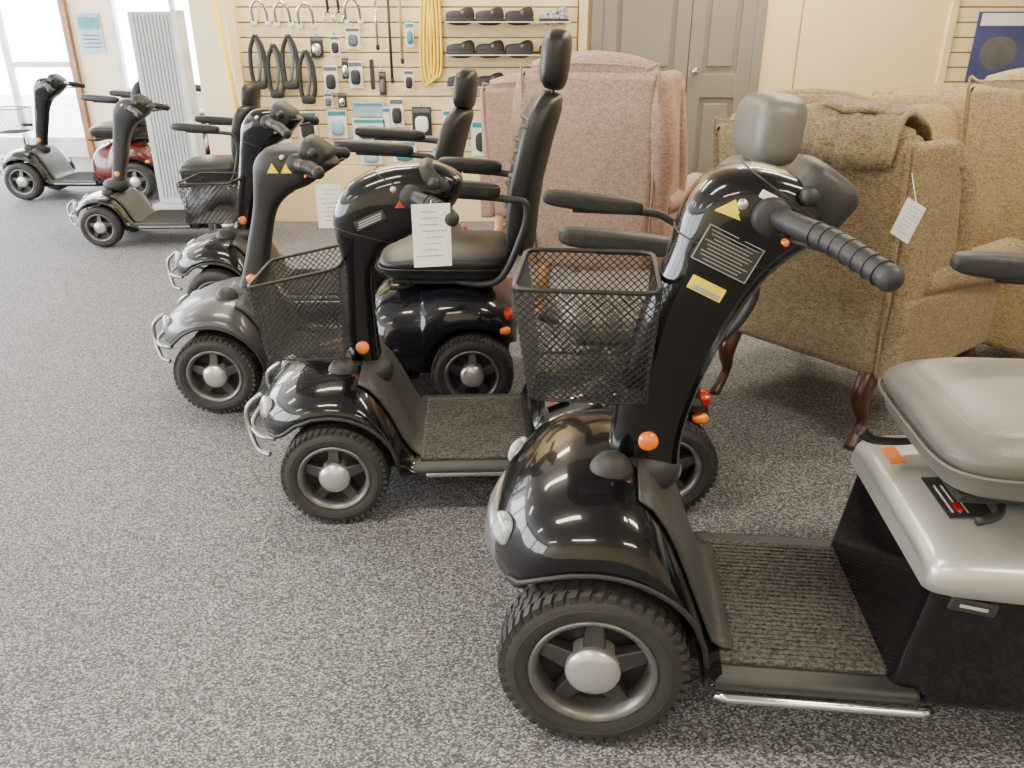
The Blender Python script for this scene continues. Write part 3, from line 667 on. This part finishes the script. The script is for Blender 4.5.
# door 2
d2=empty('door_2')
boxes('door_surround',[((.60,YB-.01,1.05),(.08,.06,2.1)),((1.75,YB-.01,1.05),(.07,.06,2.1)),((1.17,YB-.01,2.12),(1.23,.06,.08))],M_DOOR,d2,.005)
for (xa,xb) in ((.64,1.26),(1.265,1.715)):
    w=xb-xa;c=(xa+xb)/2
    box('door_leaf',(c,YB,1.04),(w-.006,.03,2.06),M_DOOR,d2)
    st=.10
    boxes('door_rails',[((c,YB-.02,z),(w-.01,.022,h)) for z,h in ((.11,.2),(.98,.16),(2.0,.12))]+[((x,YB-.022,1.04),(st,.022,2.04)) for x in (xa+st/2,xb-st/2)],M_DOOR,d2,.004)
    boxes('door_panels',[((c,YB-.02,z),(w-2*st-.07,.018,h)) for z,h in ((.55,.62),(1.5,.78))],M_DOOR,d2,.008)
revolve('door_knob',[(.0005,-.06),(.02,-.06),(.027,-.045),(.02,-.03),(.01,-.025),(.01,0)],(1.31,YB-.03,1.08),M_CHROME,d2,n=24)
box('timber_screen',(-2.18,6.42,1.05),(.32,.05,2.1),M_WALL,None,.005)
sweep('yellow_pole',[(-2.06,6.08,1.75),(-1.90,6.02,0.0)],.018,M_YHOSE,None,smooth_path=False)
# grey louvred display screen
cb=empty('display_screen')
box('panel',(-2.73,6.7,.76),(.36,.10,1.44),M_CAB,cb,.01)
box('side_post',(-2.53,6.66,.76),(.05,.16,1.46),M_FRAME,cb,.006)
boxes('vertical_ribs',[((-2.87+.028*i,6.645,.78),(.018,.010,1.36)) for i in range(11)],M_CAB,cb,.003)
box('foot',(-2.73,6.70,.02),(.44,.34,.04),M_CAB,cb,.008)

# ---------------------------------------------------------------- products on slatwall
YW=YB-.034
sd=empty('shoe_display')
def shoe(x,z,m):
    def up(v):
        v=v.copy(); f=(v.x/.11)
        if v.z>0: v.z*= (.55+.75*max(0,f)**.8) 
        v.y*=1-.25*abs(f)
        return v
    sell('shoe_upper',(x,YW-.09,z+.035),(.10,.04,.062),m,sd,.7,.7,fn=up,nu=20,nv=12)
    sell('shoe_sole',(x,YW-.09,z+.008),(.105,.042,.012),M_PLAST,sd,.4,.7,nu=20,nv=8)
    sell('shoe_strap',(x+.02,YW-.09,z+.052),(.02,.043,.02),M_INK,sd,.8,.9,nu=16,nv=8)
for zi,z in enumerate((1.41,1.20,.99)):
    box('shelf',(-.03,YW-.085,z-.008),(.86,.17,.008),M_CLEAR,sd)
    for xi,x in enumerate((-.36,-.155,.05,.29)):
        shoe(x,z-.003,M_SHOEW if (xi==3 and zi==0) else M_SHOE)
yt=empty('yellow_tube_coil')
for i in range(4):
    x=-.61+.025*i
    sweep('tube_loop',[(x,YW-.02,1.70),(x-.03,YW-.03,1.4),(x-.04,YW-.03,1.1),(x-.01,YW-.03,.98+.02*i),(x+.03,YW-.03,1.1),(x+.035,YW-.03,1.4),(x+.02,YW-.02,1.7)],.010,M_YHOSE,yt,n=8)
def hook(e,x,z,l=.12):
    sweep('hook_arm',[(x,YW,z),(x,YW-l,z),(x,YW-l-.01,z+.015)],.004,M_CHROME,e,n=6,smooth_path=False)
def pack(x,z,w,h,mcard,mprod,kind=0):
    e=empty('blister_pack'); hook(e,x,z+h/2+.01,.05)
    box('card',(x,YW-.03,z),(w,.008,h),mcard,e,.002)
    if kind<2: sell('product',(x,YW-.045,z-h*.1),(w*.35,.02,h*.28),mprod,e,.6,.6,nu=16,nv=10)
    box('header',(x,YW-.036,z+h*.38),(w*.9,.004,h*.14),M_TEAL if kind else M_INK,e)
for a in [(-1.30,1.03,.10,.18,M_WHITE,M_SHOE,0),(-1.12,1.30,.10,.14,M_WHITE,M_INK,0),(-1.28,.72,.14,.20,M_WHITE,M_PBLUE,1),(-1.05,.82,.22,.10,M_PBLUE,M_WHITE,2),(-1.05,.68,.24,.16,M_WHITE,M_SHOE,1),(-.84,.80,.10,.2,M_WHITE,M_SHOE,0),(-1.12,1.06,.10,.18,M_WHITE,M_SHOE,0),(-.66,.74,.14,.20,M_SHOE,M_WHITE,0),(-.42,.72,.18,.2,M_WHITE,M_PBLUE,1),(-.20,.62,.2,.25,M_WHITE,M_SHOE,1),(.1,.65,.18,.24,M_TEAL,M_WHITE,1),(-1.5,.70,.14,.22,M_WHITE,M_SHOE,1),(.35,.66,.16,.2,M_WHITE,M_INK,0),(-1.38,1.24,.09,.14,M_SHOE,M_CHROME,0),(-1.25,1.25,.07,.13,M_WHITE,M_SHOE,0),(-1.70,.68,.14,.18,M_WHITE,M_PBLUE,1),
  (-1.23,.885,.06,.10,M_SHOE,M_CHROME,0),(-1.33,.885,.06,.10,M_WHITE,M_INK,0),(-.74,1.02,.07,.14,M_WHITE,M_SHOE,0),(-.93,1.00,.05,.16,M_SHOE,M_INK,0),(-.92,.75,.05,.18,M_WHITE,M_SHOE,2),(-1.19,1.10,.05,.14,M_SHOE,M_CHROME,0),(-.72,1.32,.06,.16,M_WHITE,M_TEAL,1),(-.50,.48,.18,.16,M_PBLUE,M_WHITE,1),(-.80,.52,.18,.16,M_WHITE,M_TEAL,1),(-1.05,.50,.16,.14,M_WHITE,M_PBLUE,1)]:
    pack(*a)
def bag(x,z,w=.05):
    e=empty('hanging_strap'); hook(e,x,z+.20)
    sweep('strap_loop',[(x,YW-.06,z+.2),(x-w,YW-.05,z+.1),(x-w*1.1,YW-.05,z-.08),(x-.02,YW-.05,z-.14),(x+w*.8,YW-.05,z-.08),(x+w*.8,YW-.05,z+.1),(x,YW-.06,z+.2)],.016,M_SHOE,e,n=8)
    sweep('strap_tail',[(x,YW-.06,z+.18),(x+.02,YW-.06,z+.05),(x-.01,YW-.06,z-.10)],.012,M_INK,e,n=8)
    sell('buckle',(x-.01,YW-.05,z-.13),(.05,.025,.03),M_PLAST,e,.5,.5,nu=16,nv=8)
for x,z in ((-1.80,1.12),(-1.68,1.06),(-1.57,1.12),(-1.46,1.02)): bag(x,z)
def stick(x,z0,z1,m):
    e=empty('walking_stick'); sweep('shaft',[(x,YW-.03,z0),(x,YW-.03,z1)],.010,m,e,n=8,smooth_path=False)
    sweep('handle',[(x,YW-.03,z1-.01),(x+.01,YW-.03,z1+.03),(x+.05,YW-.03,z1+.04),(x+.10,YW-.03,z1+.02)],.012,M_SHOE,e,n=8)
    sell('ferrule',(x,YW-.03,z0),(.014,.014,.02),M_RUBBER,e,.8,1,nu=12,nv=8)
for i,x in enumerate((-.95,-.86,-.78)): stick(x,(1.24,1.02,1.15)[i],1.62,(M_CHROME,M_SHOE,M_GROOVE)[i])
def grab(x,z):
    e=empty('bath_grab_handle'); hook(e,x,z,.05)
    sweep('bar',[(x-.05,YW-.02,z-.07),(x-.045,YW-.05,z+.02),(x,YW-.06,z+.06),(x+.045,YW-.05,z+.02),(x+.05,YW-.02,z-.07)],.011,M_CHROME,e,n=10)
    for s in(-1,1): sell('foot_pad',(x+s*.05,YW-.014,z-.08),(.022,.012,.022),M_WHITE,e,.8,.8,nu=16,nv=8)
for x,z in ((-1.44,1.46),(-1.60,1.47),(-1.11,1.49),(-1.76,1.48)): grab(x,z)
def reacher(x,z):
    e=empty('reacher_grabber'); hook(e,x,z,.03)
    sweep('shaft',[(x,YW-.03,z),(x+.01,YW-.03,z-.2)],.010,M_SHOE,e,n=8,smooth_path=False)
    sweep('jaw',[(x+.01,YW-.03,z-.18),(x-.02,YW-.03,z-.22),(x-.005,YW-.03,z-.26)],.008,M_CHROME,e,n=8)
    sweep('jaw_b',[(x+.01,YW-.03,z-.18),(x+.04,YW-.03,z-.22),(x+.025,YW-.03,z-.26)],.008,M_CHROME,e,n=8)
    sell('trigger_handle',(x,YW-.035,z+.03),(.03,.015,.06),M_SHOE,e,.7,.7,nu=16,nv=10)
reacher(-1.29,1.66); reacher(-1.215,1.66)
e=empty('resistance_band'); hook(e,-1.0,1.16,.05)
box('strap',(-1.0,YW-.04,1.06),(.03,.02,.2),M_SHOE,e,.005)
pp=empty('product_poster'); box('sheet',(3.52,YW-.006,1.24),(.50,.012,.46),M_BLUE,pp); box('sheet_top',(3.52,YW-.013,1.42),(.46,.006,.08),M_WHITE,pp)
sell('poster_figure',(3.46,YW-.012,1.20),(.13,.004,.11),M_INK,pp,.9,.9)

# ---------------------------------------------------------------- lights
def ceil_light(x,y,w=1.2,d=.22,p=45):
    e=empty('ceiling_light')
    box('housing',(x,y,ZC-.015),(w+.06,d+.06,.03),M_FRAME,e,.004)
    box('diffuser',(x,y,ZC-.034),(w,d,.008),M_LAMP,e)
    L=bpy.data.lights.new('tube','AREA'); L.shape='RECTANGLE'; L.size=w; L.size_y=d; L.energy=p; L.color=(1,.87,.68)
    o=bpy.data.objects.new('tube_light',L); col.objects.link(o); o.location=(x,y,ZC-.05); o.parent=e
for x in (-4.2,-1.2,1.8):
    for y in (-1.4,1.1,3.6,5.6): ceil_light(x,y,p=58 if x>-4 else 34)
ceil_light(-4.2,8.2,p=30)

w=bpy.data.worlds.new('World'); scene.world=w; w.use_nodes=True
bg=w.node_tree.nodes['Background']; bg.inputs['Color'].default_value=(.90,.95,1,1); bg.inputs['Strength'].default_value=17

cam=bpy.data.cameras.new('camera'); co=bpy.data.objects.new('camera',cam); col.objects.link(co)
co.location=(0,0,1.35); co.rotation_euler=(math.radians(90-23.87),0,0)
cam.sensor_width=36; cam.lens=28.1; cam.clip_start=.02
scene.camera=co
